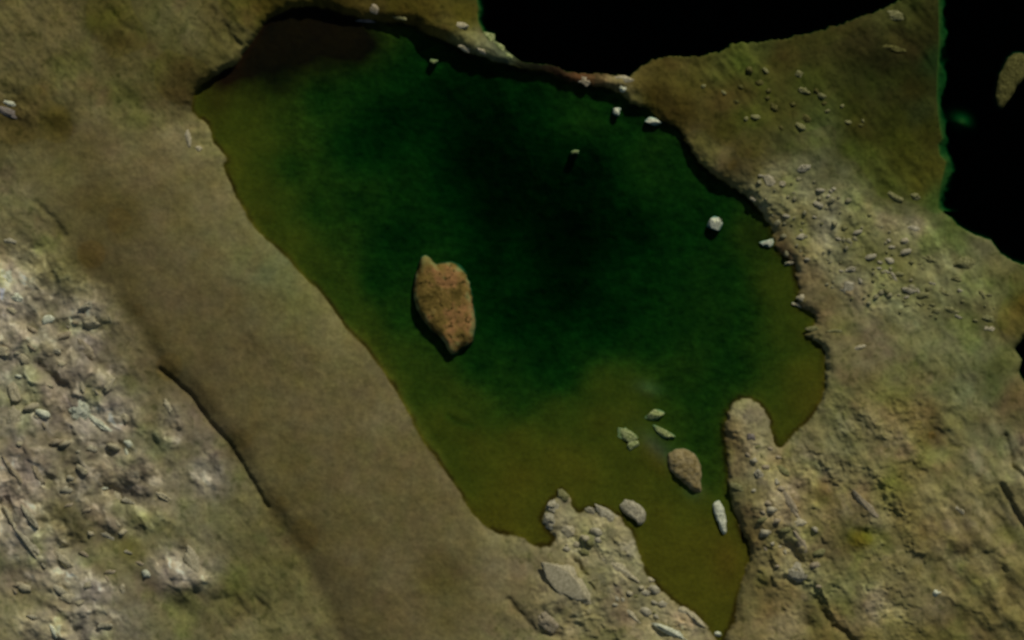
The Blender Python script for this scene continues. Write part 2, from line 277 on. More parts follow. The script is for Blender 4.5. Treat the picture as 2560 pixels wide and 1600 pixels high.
# craggy rock: ridged, dipping slabs along the strike
ra2, rb2 = rot(X + wx * 3.5, Y + wy * 3.5, 55, 2.0, 1.0)
rid = 1 - np.abs(fbm(ra2, rb2, 92, 3, 91, .45)) * 3.0
rid2 = fbm(X + wx * 3, Y + wy * 3, 110, 3, 96, .5) * 3.2
west = sstep(760, 560, X) * sstep(560, 700, Y)
H += rock * (rid * (.55 + .85 * west) + rid2 * (.8 + .9 * west) + fine * .35)
# the long smooth ridge between lagoon and gully
side = seg_dist(X, Y, BANDE, False)
H += -1.5 * gully(BANDE, 26) * sstep(300, 900, Y)
H += -1.9 * gully(BANDE[4:10], 6.5) + 1.4 * gully([(p[0] + 40, p[1] - 20) for p in BANDE[3:11]], 34)
for pts, a, wd in [([(2510,1090),(2520,1130),(2526,1165),(2560,1200),(2600,1240)], 2.2, 8), ([(2500,1215),(2530,1270),(2562,1320),(2600,1370)], 2.4, 8),
                   ([(2038,1495),(2055,1530),(2077,1562),(2110,1580),(2150,1620)], 2.2, 8), ([(90,505),(130,540),(165,590)], .9, 9),
                   ([(280,30),(300,60),(330,80)], .8, 9), ([(560,60),(580,95),(600,112)], 1.3, 8), ([(1270,1500),(1310,1545),(1340,1580),(1400,1590)], 1.8, 9),
                   ([(1430,1395),(1455,1430),(1490,1480)], 1.2, 8), ([(540,1500),(590,1490),(620,1530),(580,1570)], .9, 10), ([(640,1495),(665,1515)], .9, 9),
                   ([(2230,1110),(2280,1080),(2330,1070)], .5, 9), ([(2250,1010),(2300,1015),(2340,990)], .5, 9), ([(340,1440),(400,1490),(480,1530)], 1.6, 20),
                   ([(1840,1260),(1852,1310),(1868,1350)], 1.5, 7), ([(560,1480),(545,1530),(575,1565)], .6, 8)]:
    H -= a * gully(pts, wd)
for cx, cy, rx, ry, dg, a in [(2017,1562,20,16,20,-3.5),(2158,1332,28,14,20,-1.6),(2110,1290,30,14,60,1.2),(2330,1100,20,40,0,-1.2),(480,1480,80,25,25,-1.2),(450,1430,70,30,25,2.2),
                              (1110,70,40,30,20,2),(2150,165,40,40,0,-1.5),(40,320,60,22,10,-1.2),(160,330,26,36,10,-.9),(290,110,45,25,20,-.8),(1540,225,22,10,20,-.4),(1615,278,26,9,10,-1.8),
                              (110,930,70,18,35,-1.6),(230,905,60,14,30,-1.6),(300,1240,80,20,30,-1.1),(1400,1475,50,50,50,2.2),(1995,1425,32,18,10,2.4),(60,810,50,18,40,-1.0)]:
    H += a * blob(cx, cy, rx, ry, dg)
H = np.maximum(H, .12 + .01 * fine) * sstep(-.5, 3.0, sd_w) + 0.0
# off-map country rolls on
out = sstep(0, 4000, np.maximum(np.maximum(-X, X - 2560), np.maximum(-Y, Y - 1600)))
H += out * 60 * (fbm(X, Y, 9000, 4, 131) + .4) * sstep(0, 3000, sd_w)
# bed of the lagoon
dl = np.maximum(-sl, 0)
dep = (depth + .16 * sstep(.55, 1.1, depth) + .25 * sstep(1.5, 2.5, depth)) * (1 + .30 * fbm(X, Y, 170, 4, 101)) + fbm(X, Y, 30, 3, 111, .7) * .13 * depth ** .7
dep += .12 * blob(1580, 960, 60, 30, 0) * 0
dep -= 1.0 * blob(1620, 972, 34, 20, 15) * .27 + .25 * blob(1650, 1160, 60, 25, 40) + .25 * blob(1745, 1225, 30, 18, 40) + .16 * seg_dist(X, Y, [(905,850),(960,915),(1000,960)], False).clip(0, 40).__rsub__(40) / 40
dep += .14 * np.exp(-(seg_dist(X, Y, [(1120,1040),(1140,1055),(1180,1068)], False) / 9) ** 2)
dep = np.maximum(dep, .035) * (1 - np.exp(-dl / 9.0)) + .012
bed = -3.0 * dep
# bed of the sea: narrow shelf, then it drops away
ds = np.maximum(-ssea, 0)
shelf = 18 + 10 * fbm(X, Y, 90, 2, 121)
shelf = np.where(X > 2315, np.where(Y < 530, 22 + 26 * fbm(X, Y, 70, 3, 122), 4), np.where(X < 1240, 12 + 14 * fbm(X, Y, 60, 2, 123), -4)) - 4
seab = -((2.6 + 2.2 * fbm(X, Y, 50, 3, 124)) * (1 - np.exp(-ds / 7.0)) + 26 * sstep(shelf - 6, shelf + 26, ds)) - .03
seab = np.maximum(seab, -40 + 38.2 * blob(2405, 305, 42, 34, 20) ** .35)
Z = np.where(sl < 0, bed, np.where(ssea < 0, seab, H))

# colours: dry ground, rock, and the bed with cove and shore shade painted in
lc = np.clip(landc, 0, 255)
tone = lc.mean(-1, keepdims=True)
hue0 = np.where(tone > 58, tone * np.array([1.20, 1.11, .69]), lc)     # keep most patches near the common olive-brown
lc = lc * .62 + hue0 * .38
veg = fbm(XC, YC, 90, 4, 141); mot = fbm(X, Y, 22, 2, 151); mot2 = fbm(ra, rb, 46, 3, 153)
A = alb(lc)
str1 = fbm(*rot(X + wx * 3, Y + wy * 3, 8, 2.4, 1.0), 26, 3, 155, .6)
A = A * (1 + (1 - .55 * band) * (.30 * veg + .24 * mot2 + .34 * str1 * sstep(-.2, .3, fbm(X, Y, 240, 2, 157))) + .24 * mot)[..., None]
A[..., 0] *= 1 + .07 * fbm(X, Y, 44, 3, 158); A[..., 2] *= 1 + .18 * fbm(X, Y, 60, 3, 159)
green = (1 - .7 * band)[..., None] * sstep(.05, .5, fbm(X, Y, 130, 3, 161))[..., None]
A = A * (1 + green * (np.array([.93, 1.05, .82]) - 1))
pink = (1 - .7 * band - .5 * west * (1 - band))[..., None] * sstep(.1, .5, fbm(X, Y, 100, 3, 163))[..., None]
A = A * (1 + pink * (np.array([1.07, .97, 1.06]) - 1))
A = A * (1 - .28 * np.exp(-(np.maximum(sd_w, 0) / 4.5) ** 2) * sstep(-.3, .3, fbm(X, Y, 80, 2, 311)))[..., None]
tuft = np.maximum(sstep(.30, .5, fbm(X + wx * 2, Y + wy * 2, 34, 3, 171, .6)), .7 * sstep(.34, .5, fbm(X, Y, 14, 1, 172))) * (1 - .6 * rock)
tuft = tuft * (1 - .75 * band)
A = A * (1 - .42 * tuft[..., None] * np.array([.9, .8, 1.0]))
pn = fbm(*rot(X + wx * 4, Y + wy * 4, 58, 1.9, 1.0), 30, 3, 173, .6)
pale = rock * sstep(.05, .45, pn + .12 * (rid - .5))
A = A * (1 + pale[..., None] * np.array([.64, .66, .76]) * (.6 + .8 * west)[..., None])
A = A * (1 - (rock * sstep(-.05, -.4, pn))[..., None] * np.array([.34, .34, .30]))
A = A * (1 + rock[..., None] * np.array([.20, .20, .24]) )
A = A * (1 + (rock * west)[..., None] * np.array([.05, .05, .14]))
east = sstep(420, 640, Y) * sstep(1800, 1900, X) + .0
A = A * (1 + east[..., None] * np.array([.15, .13, .12]))
low = sstep(640, 760, Y) * sstep(620, 520, X) * (1 - band)
A = A * (1 + low[..., None] * np.array([.14, .13, .40]))
A = A * (1 + band[..., None] * np.array([.03, .0, .05]))
pm = sstep(.05, .4, fbm(*rot(X + wx * 4, Y + wy * 4, 50, 2.2, 1.0), 60, 3, 331, .55)) * np.clip(se, 0, 1)
A = A * (1 + pm[..., None] * np.array([.24, .24, .42]))
south = blob(1510, 1400, 170, 130, 45)
A = A * (1 + south[..., None] * np.array([.28, .29, .42]))
northland = sstep(520, 330, Y) * sstep(1300, 1650, X)
A = A * (1 - .10 * northland[..., None] * np.array([1, 1, 1.8]))
bedc = alb((68, 63, 12)) * np.ones(X.shape + (3,))
bedc *= (1 + .30 * fbm(X, Y, 70, 4, 181) + .12 * fbm(X, Y, 14, 2, 185))[..., None]
bed_shade = sstep(.0, 1.15, blob(690, 120, 165, 120, -35) * 1.35 + .9 * blob(850, 95, 150, 70, 5) + .55 * fbm(X, Y, 120, 4, 341)) * .90 * sstep(420, 200, Y) * sstep(1100, 900, X) + .5 * blob(560, 195, 60, 26, -25) + .25 * blob(900, 110, 80, 40, 0) + .4 * blob(1600, 290, 60, 20, 30) + .45 * blob(1900, 590, 60, 45, 40)  # cove and cliff-foot shade painted as darker bed colour
bed_shade = np.maximum(bed_shade, .68 * np.exp(-((dl - 4) / 6.5) ** 2) * sstep(-.35, .25, fbm(X, Y, 90, 3, 187)))  # shade of the low bank painted along the water's edge
bedc *= 1 - np.clip(bed_shade, 0, .9)[..., None] * np.array([.90, 1.02, .9])
spk = fbm(*rot(X, Y, 5, 1.6, 1.0), 20, 3, 189, .75)
bedc *= (1 + .6 * spk * sstep(.3, .8, depth) + .15 * spk)[..., None]
sil = np.exp(-(seg_dist(XW, YW, [(600,520),(640,600),(700,650),(760,710),(820,775),(880,830),(930,888),(975,945),(1010,1000),(1050,1070),(1110,1160)], False) / 12) ** 2)
bedc *= 1 + sil[..., None] * np.array([.5, .42, .9])
oran = blob(1820, 1400, 40, 80, 0) + .8 * blob(2040, 1000, 30, 70, 15) + .7 * blob(540, 250, 40, 50, 0)
bedc *= 1 + np.clip(oran, 0, 1)[..., None] * np.array([.12, -.08, .1])
subm = blob(1620, 970, 34, 18, 15) + blob(1735, 1225, 26, 22, 40) + .7 * blob(1650, 1120, 70, 26, 42)
ledge = blob(1640, 1120, 48, 20, 42)
bedc *= 1 + ledge[..., None] * np.array([.35, -.1, .8])
bedc *= 1 + np.clip(subm, 0, 1)[..., None] * np.array([-.12, .35, 3.2])
wet = sstep(2.5, -1.5, sd_w)[..., None]
sea_bed = alb((46, 66, 24)) * np.ones(X.shape + (3,))
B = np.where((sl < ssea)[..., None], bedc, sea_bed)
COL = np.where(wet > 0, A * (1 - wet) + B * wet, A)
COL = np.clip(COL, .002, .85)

def sheet_mesh(name, X, Y, Z, C):
    ny, nx = X.shape
    co = np.empty((ny * nx, 3), np.float32)
    co[:, 0] = ((X - 1280) * S).ravel(); co[:, 1] = ((800 - Y) * S).ravel(); co[:, 2] = Z.ravel()
    idx = np.arange(ny * nx).reshape(ny, nx)
    f = np.stack([idx[:-1, :-1], idx[1:, :-1], idx[1:, 1:], idx[:-1, 1:]], -1).reshape(-1, 4).astype(np.int32)
    me = bpy.data.meshes.new(name)
    me.vertices.add(len(co)); me.vertices.foreach_set('co', co.ravel())
    me.loops.add(f.size); me.loops.foreach_set('vertex_index', f.ravel())
    me.polygons.add(len(f)); me.polygons.foreach_set('loop_start', np.arange(0, f.size, 4, dtype=np.int32))
    me.polygons.foreach_set('loop_total', np.full(len(f), 4, np.int32))
    me.update(calc_edges=True)
    me.polygons.foreach_set('use_smooth', np.ones(len(f), bool))
    if C is not None:
        at = me.color_attributes.new('ground_colour', 'FLOAT_COLOR', 'POINT')
        rgba = np.ones((ny * nx, 4), np.float32); rgba[:, :3] = C.reshape(-1, 3)
        at.data.foreach_set('color', rgba.ravel())
    return me

# ------------------------------------------------------------------ materials
def new_mat(name):
    m = bpy.data.materials.new(name); m.use_nodes = True
    return m, m.node_tree.nodes, m.node_tree.links
def ground_mat():
    m, N, L = new_mat('rocky_ground')
    p = N['Principled BSDF']; p.inputs['Roughness'].default_value = .95; p.inputs['Specular IOR Level'].default_value = .1
    a = N.new('ShaderNodeAttribute'); a.attribute_name = 'ground_colour'
    g = N.new('ShaderNodeNewGeometry')
    n = N.new('ShaderNodeTexNoise'); n.inputs['Scale'].default_value = .55; n.inputs['Detail'].default_value = 5
    L.new(g.outputs['Position'], n.inputs['Vector'])
    mr = N.new('ShaderNodeMapRange'); mr.inputs['From Min'].default_value = .3; mr.inputs['From Max'].default_value = .7
    mr.inputs['To Min'].default_value = .86; mr.inputs['To Max'].default_value = 1.14
    L.new(n.outputs['Fac'], mr.inputs['Value'])
    mx = N.new('ShaderNodeVectorMath'); mx.operation = 'SCALE'
    L.new(a.outputs['Color'], mx.inputs[0]); L.new(mr.outputs[0], mx.inputs['Scale'])
    L.new(mx.outputs[0], p.inputs['Base Color'])
    b = N.new('ShaderNodeBump'); b.inputs['Strength'].default_value = .5; b.inputs['Distance'].default_value = .35
    L.new(n.outputs['Fac'], b.inputs['Height']); L.new(b.outputs[0], p.inputs['Normal'])
    return m
UNIT = 3.0
def water_mat(name, dens):
    m, N, L = new_mat(name)
    N.remove(N['Principled BSDF']); o = N['Material Output']
    t = N.new('ShaderNodeBsdfTransparent'); gl = N.new('ShaderNodeBsdfGlossy'); gl.inputs['Roughness'].default_value = .12
    gl.inputs['Color'].default_value = (.8, .9, .8, 1)
    fr = N.new('ShaderNodeFresnel'); fr.inputs['IOR'].default_value = 1.14
    n = N.new('ShaderNodeTexNoise'); n.inputs['Scale'].default_value = .35; n.inputs['Detail'].default_value = 4
    g = N.new('ShaderNodeNewGeometry'); L.new(g.outputs['Position'], n.inputs['Vector'])
    b = N.new('ShaderNodeBump'); b.inputs['Strength'].default_value = .12; b.inputs['Distance'].default_value = .2
    L.new(n.outputs['Fac'], b.inputs['Height']); L.new(b.outputs[0], gl.inputs['Normal'])
    mx = N.new('ShaderNodeMixShader'); L.new(fr.outputs[0], mx.inputs[0]); L.new(t.outputs[0], mx.inputs[1]); L.new(gl.outputs[0], mx.inputs[2])
    L.new(mx.outputs[0], o.inputs['Surface'])
    v = N.new('ShaderNodeVolumeAbsorption'); v.inputs['Color'].default_value = (0.0, .645, .66, 1); v.inputs['Density'].default_value = dens
    L.new(v.outputs[0], o.inputs['Volume'])
    return m
path = 1 + 1 / math.sin(R(SUN_EL))
M_water = water_mat('green_lagoon_water', 2.4 / (UNIT * path))
M_sea = water_mat('dark_sea_water', 2.4 / (UNIT * path))
M_ground = ground_mat()

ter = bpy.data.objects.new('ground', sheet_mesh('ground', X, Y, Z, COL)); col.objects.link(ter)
ter.data.materials.append(M_ground); ter['kind'] = 'structure'

# ------------------------------------------------------------------ water bodies (closed volumes cut to whole cells hidden in the banks)
def water_body(name, cx, cy, mask, zbot, mat):
    bm = bmesh.new(); top = {}; bot = {}
    def v(d, i, j, z):
        k = (i, j)
        if k not in d:
            x, y = W(cx[i], cy[j]); d[k] = bm.verts.new((x, y, z))
        return d[k]
    ny, nx = mask.shape
    for j in range(ny):
        for i in range(nx):
            if not mask[j, i]: continue
            q = [(i, j), (i, j + 1), (i + 1, j + 1), (i + 1, j)]
            bm.faces.new([v(top, a, b, 0.0) for a, b in q])
            bm.faces.new([v(bot, a, b, zbot) for a, b in q[::-1]])
            for (a, b), (c, e), (di, dj) in [(q[0], q[1], (-1, 0)), (q[1], q[2], (0, 1)), (q[2], q[3], (1, 0)), (q[3], q[0], (0, -1))]:
                jj, ii = j + dj, i + di
                if 0 <= jj < ny and 0 <= ii < nx and mask[jj, ii]: continue
                bm.faces.new([v(top, c, e, 0.0), v(top, a, b, 0.0), v(bot, a, b, zbot), v(bot, c, e, zbot)])
    bmesh.ops.recalc_face_normals(bm, faces=bm.faces)
    me = bpy.data.meshes.new(name); bm.to_mesh(me); bm.free()
    o = bpy.data.objects.new(name, me); col.objects.link(o); me.materials.append(mat); o['kind'] = 'structure'
    return o
cx = axis(400, 2640, 8.0, 60000); cy = axis(-80, 1640, 8.0, 60000)
MX, MY = np.meshgrid((cx[:-1] + cx[1:]) / 2, (cy[:-1] + cy[1:]) / 2)
WX, WY = np.meshgrid(np.diff(cx), np.diff(cy)); half = np.maximum(WX, WY) * .75
cl = sdf(MX, MY, LAGOON); cs = np.minimum(np.minimum(sdf(MX, MY, SEA_N), sdf(MX, MY, SEA_E)), sdf(MX, MY, INLET))
lag_mask = (cl < 9 + half) & (cl < cs - 9)
sea_mask = (cs < 9 + half) & (cs < cl - 9)
water_body('lagoon', cx, cy, lag_mask, -16.0, M_water)
water_body('sea', cx, cy, sea_mask, -34.0, M_sea)

# ------------------------------------------------------------------ rocks
def ground_z(px, py):
    i = int(np.clip(np.searchsorted(ax, px), 1, len(ax) - 1)); j = int(np.clip(np.searchsorted(ay, py), 1, len(ay) - 1))
    return float(Z[j, i])
def rock_mat(name, c1, c2, scale=.8):
    m, N, L = new_mat(name)
    p = N['Principled BSDF']; p.inputs['Roughness'].default_value = .9; p.inputs['Specular IOR Level'].default_value = .15
    tc = N.new('ShaderNodeTexCoord')
    n = N.new('ShaderNodeTexNoise'); n.inputs['Scale'].default_value = scale; n.inputs['Detail'].default_value = 6
    n.inputs['Roughness'].default_value = .6
    L.new(tc.outputs['Object'], n.inputs['Vector'])
    r = N.new('ShaderNodeValToRGB')
    r.color_ramp.elements[0].position = .36; r.color_ramp.elements[0].color = (*alb(c1), 1)
    r.color_ramp.elements[1].position = .64; r.color_ramp.elements[1].color = (*alb(c2), 1)
    L.new(n.outputs['Fac'], r.inputs[0]); L.new(r.outputs[0], p.inputs['Base Color'])
    n2 = N.new('ShaderNodeTexNoise'); n2.inputs['Scale'].default_value = 1.6; n2.inputs['Detail'].default_value = 5
    L.new(tc.outputs['Object'], n2.inputs['Vector'])
    b = N.new('ShaderNodeBump'); b.inputs['Strength'].default_value = .6; b.inputs['Distance'].default_value = .4
    L.new(n2.outputs['Fac'], b.inputs['Height']); L.new(b.outputs[0], p.inputs['Normal'])
    return m
RM = {'white': rock_mat('pale_lime_rock', (128,128,108), (172,170,150)),
      'cream': rock_mat('cream_rock', (112,104,82), (144,134,110)),
      'grey': rock_mat('grey_rock', (98,92,74), (140,132,112)),
      'pink': rock_mat('pinkish_rock', (98,88,68), (130,118,98)),
      'olive': rock_mat('olive_rock', (74,72,42), (106,102,70)),
      'brown': rock_mat('brown_rock', (72,56,30), (104,84,54)),
      'mossy': rock_mat('mossy_rock', (84,92,50), (132,134,92)),
      'violet': rock_mat('violet_grey_rock', (78,70,64), (104,96,88)),
      'dark': rock_mat('dark_olive_rock', (46,44,16), (76,72,38)),
      'reef': rock_mat('brown_grey_reef_rock', (84,72,42), (118,104,74), .35),
      'bank': rock_mat('weathered_bank_rock', (84,80,56), (122,116,90)),
      'island': None}
def island_mat():                                  # turf in brown, rust and olive patches, pale lichen on the shore rocks
    m = rock_mat('orange_brown_turf_rock', (84,62,28), (112,82,46), .09)
    N, L = m.node_tree.nodes, m.node_tree.links
    p = N['Principled BSDF']; src = p.inputs['Base Color'].links[0].from_socket
    r = src.node.color_ramp
    r.elements[0].color = (*alb((58,48,16)), 1); r.elements[1].color = (*alb((118,84,50)), 1)
    e = r.elements.new(.5); e.color = (*alb((92,74,34)), 1)
    tc = [x for x in N if x.bl_idname == 'ShaderNodeTexCoord'][0]
    def noise(sc, lo, hi):
        n = N.new('ShaderNodeTexNoise'); n.inputs['Scale'].default_value = sc; n.inputs['Detail'].default_value = 4
        L.new(tc.outputs['Object'], n.inputs['Vector'])
        q = N.new('ShaderNodeMapRange'); q.inputs['From Min'].default_value = lo; q.inputs['From Max'].default_value = hi
        L.new(n.outputs['Fac'], q.inputs['Value']); return q.outputs[0]
    def mix(a, b, fac):
        x = N.new('ShaderNodeMix'); x.data_type = 'RGBA'; L.new(fac, x.inputs['Factor']); L.new(a, x.inputs['A'])
        x.inputs['B'].default_value = (*alb(b), 1); return x.outputs['Result']
    c = mix(src, (44,36,10), noise(.42, .56, .66))
    c = mix(c, (104,90,50), noise(.3, .60, .75))
    a = N.new('ShaderNodeAttribute'); a.attribute_name = 'shore'
    q = N.new('ShaderNodeMapRange'); q.inputs['From Min'].default_value = .78; q.inputs['From Max'].default_value = 1.0
    L.new(a.outputs['Fac'], q.inputs['Value'])
    mu = N.new('ShaderNodeMath'); mu.operation = 'MULTIPLY'; L.new(q.outputs[0], mu.inputs[0]); L.new(noise(.16, .47, .62), mu.inputs[1])
    c = mix(c, (100,102,60), mu.outputs[0])
    L.new(c, p.inputs['Base Color'])
    return m
RM['island'] = island_mat()

def rock_obj(px, py, rx, ry, deg, h, mat, label, cat='rock', group=None, name='rock', sub=4, cuts=9, z=None):
    seed = int(px * 31 + py * 17) & 0xffff
    rnd = random.Random(seed)
    bm = bmesh.new(); bmesh.ops.create_icosphere(bm, subdivisions=sub, radius=1.0)
    foot = max(1.0, (-ground_z(px, py) + .6) / h)      # rocks standing in water reach down to the bed
    planes = []
    for k in range(cuts):
        a = rnd.uniform(0, 2 * math.pi); e = rnd.uniform(-.1, 1.2)
        planes.append((Vector((math.cos(a) * math.cos(e), math.sin(a) * math.cos(e), math.sin(e))), rnd.uniform(.58, .88)))
    off = Vector((rnd.uniform(0, 90), rnd.uniform(0, 90), rnd.uniform(0, 90)))
    for v in bm.verts:
        q = v.co.copy()
        q *= 1 + .62 * mnoise.noise(q * 1.3 + off) + .34 * mnoise.noise(q * 2.9 + off) + .12 * mnoise.noise(q * 6 + off)
        for n, dd in planes:
            t = q.dot(n) - dd
            if t > 0: q -= n * t * .85
        q *= 1.22
        v.co = (q.x * rx * S, q.y * ry * S, q.z * h * (foot if q.z < 0 else 1))
    for f in bm.faces: f.smooth = True
    me = bpy.data.meshes.new(name); bm.to_mesh(me); bm.free()
    me.materials.append(RM[mat])
    o = bpy.data.objects.new(name, me); col.objects.link(o)
    x, y = W(px, py)
    gz = ground_z(px, py) if z is None else z
    o.location = (x, y, max(gz, -.6) - (.10 if gz < .1 else .34) * h); o.rotation_euler = (0, 0, -R(deg))
    o['label'] = label; o['category'] = cat
    if group: o['group'] = group
    return o

def islet(outline, h, mat, label, name, cat, rings=26, seg=120, rough=.5, edge=.18):
    pts = smooth_poly(outline, 2); n = len(pts)
    cxm = sum(p[0] for p in pts) / n; cym = sum(p[1] for p in pts) / n
    per = [0]
    for i in range(n):
        a, b = pts[i], pts[(i + 1) % n]; per.append(per[-1] + math.dist(a, b))
    rim = []
    for k in range(seg):
        t = per[-1] * k / seg; i = max(j for j in range(n) if per[j] <= t)
        u = (t - per[i]) / max(per[i + 1] - per[i], 1e-6); a, b = pts[i], pts[(i + 1) % n]
        rim.append((a[0] + (b[0] - a[0]) * u, a[1] + (b[1] - a[1]) * u))
    bm = bmesh.new(); ox, oy = W(cxm, cym)
    rows = []
    off = Vector((cxm * .37, cym * .21, 3.0))
    for r in range(1, rings + 4):
        f = r / rings; row = []
        for (px, py) in rim:
            ff = f if f <= 1 else 1 + (f - 1) * 1.2
            x, y = cxm + (px - cxm) * ff, cym + (py - cym) * ff
            jx = mnoise.noise(Vector((x * .07, y * .07, 1)) + off) * 3.2; jy = mnoise.noise(Vector((x * .07, y * .07, 9)) + off) * 3.2
            wx_, wy_ = W(x + jx * min(f * 1.3, 1), y + jy * min(f * 1.3, 1))
            ev = 1 - max(0.0, f) 
            if f <= 1:
                z = h * (1 - math.exp(-ev / edge)) / (1 - math.exp(-1 / edge))
                z += (mnoise.noise(Vector((x * .035, y * .035, 0)) + off) * .5 + mnoise.noise(Vector((x * .09, y * .09, 4)) + off) * .3 + mnoise.noise(Vector((x * .2, y * .2, 7)) + off) * .14) * h * rough * min(1, ev * 5 + .1)
                z = max(z, .02)
            else:
                z = -(f - 1) * 90
            row.append(bm.verts.new((wx_ - ox, wy_ - oy, z)))
        rows.append(row)
    c = bm.verts.new((0, 0, h))
    for k in range(seg):
        k2 = (k + 1) % seg
        bm.faces.new((c, rows[0][k], rows[0][k2]))
        for r in range(len(rows) - 1):
            bm.faces.new((rows[r][k], rows[r + 1][k], rows[r + 1][k2], rows[r][k2]))
    bmesh.ops.recalc_face_normals(bm, faces=bm.faces)
    for f in bm.faces: f.smooth = True
    me = bpy.data.meshes.new(name); bm.to_mesh(me); bm.free(); me.materials.append(RM[mat])
    at = me.attributes.new('shore', 'FLOAT', 'POINT')
    n_in = len(rows)
    at.data.foreach_set('value', [min(1.0, (i // seg + 1) / rings) for i in range(n_in * seg)] + [0.0])
    o = bpy.data.objects.new(name, me); col.objects.link(o); o.location = (ox, oy, 0)
    o['label'] = label; o['category'] = cat
    return o

islet(ISLAND, 4.6, 'island', 'large orange-brown leaf-shaped island in the middle of the lagoon', 'island', 'island', 40, 180, .22, .07)
islet([(1668,1142),(1675,1128),(1703,1120),(1725,1126),(1745,1145),(1755,1170),(1752,1200),(1756,1232),(1735,1232),(1714,1212),(1695,1196),(1672,1172)], 3.2,
      'reef', 'brown rounded rock islet with mossy edge off the peninsula', 'rock_islet', 'islet')
islet([(1548,1269),(1557,1250),(1576,1250),(1602,1263),(1617,1282),(1613,1304),(1598,1316),(1587,1300),(1563,1287)], 2.4,
      'grey', 'grey oval rock in olive shallows beside the jutting outcrop', 'rock_islet', 'islet')
islet([(1781,1260),(1795,1248),(1808,1262),(1815,1295),(1818,1333),(1806,1338),(1795,1307),(1785,1285)], 2.0,
      'white', 'white elongated rock standing upright in the channel below the peninsula', 'rock_islet', 'islet', rough=.8)
islet([(2526,138),(2548,132),(2580,140),(2570,190),(2548,208),(2519,257),(2501,277),(2486,240),(2497,190)], 2.2,
      'dark', 'dim olive islet in the black sea at the right edge', 'rock_islet', 'islet')

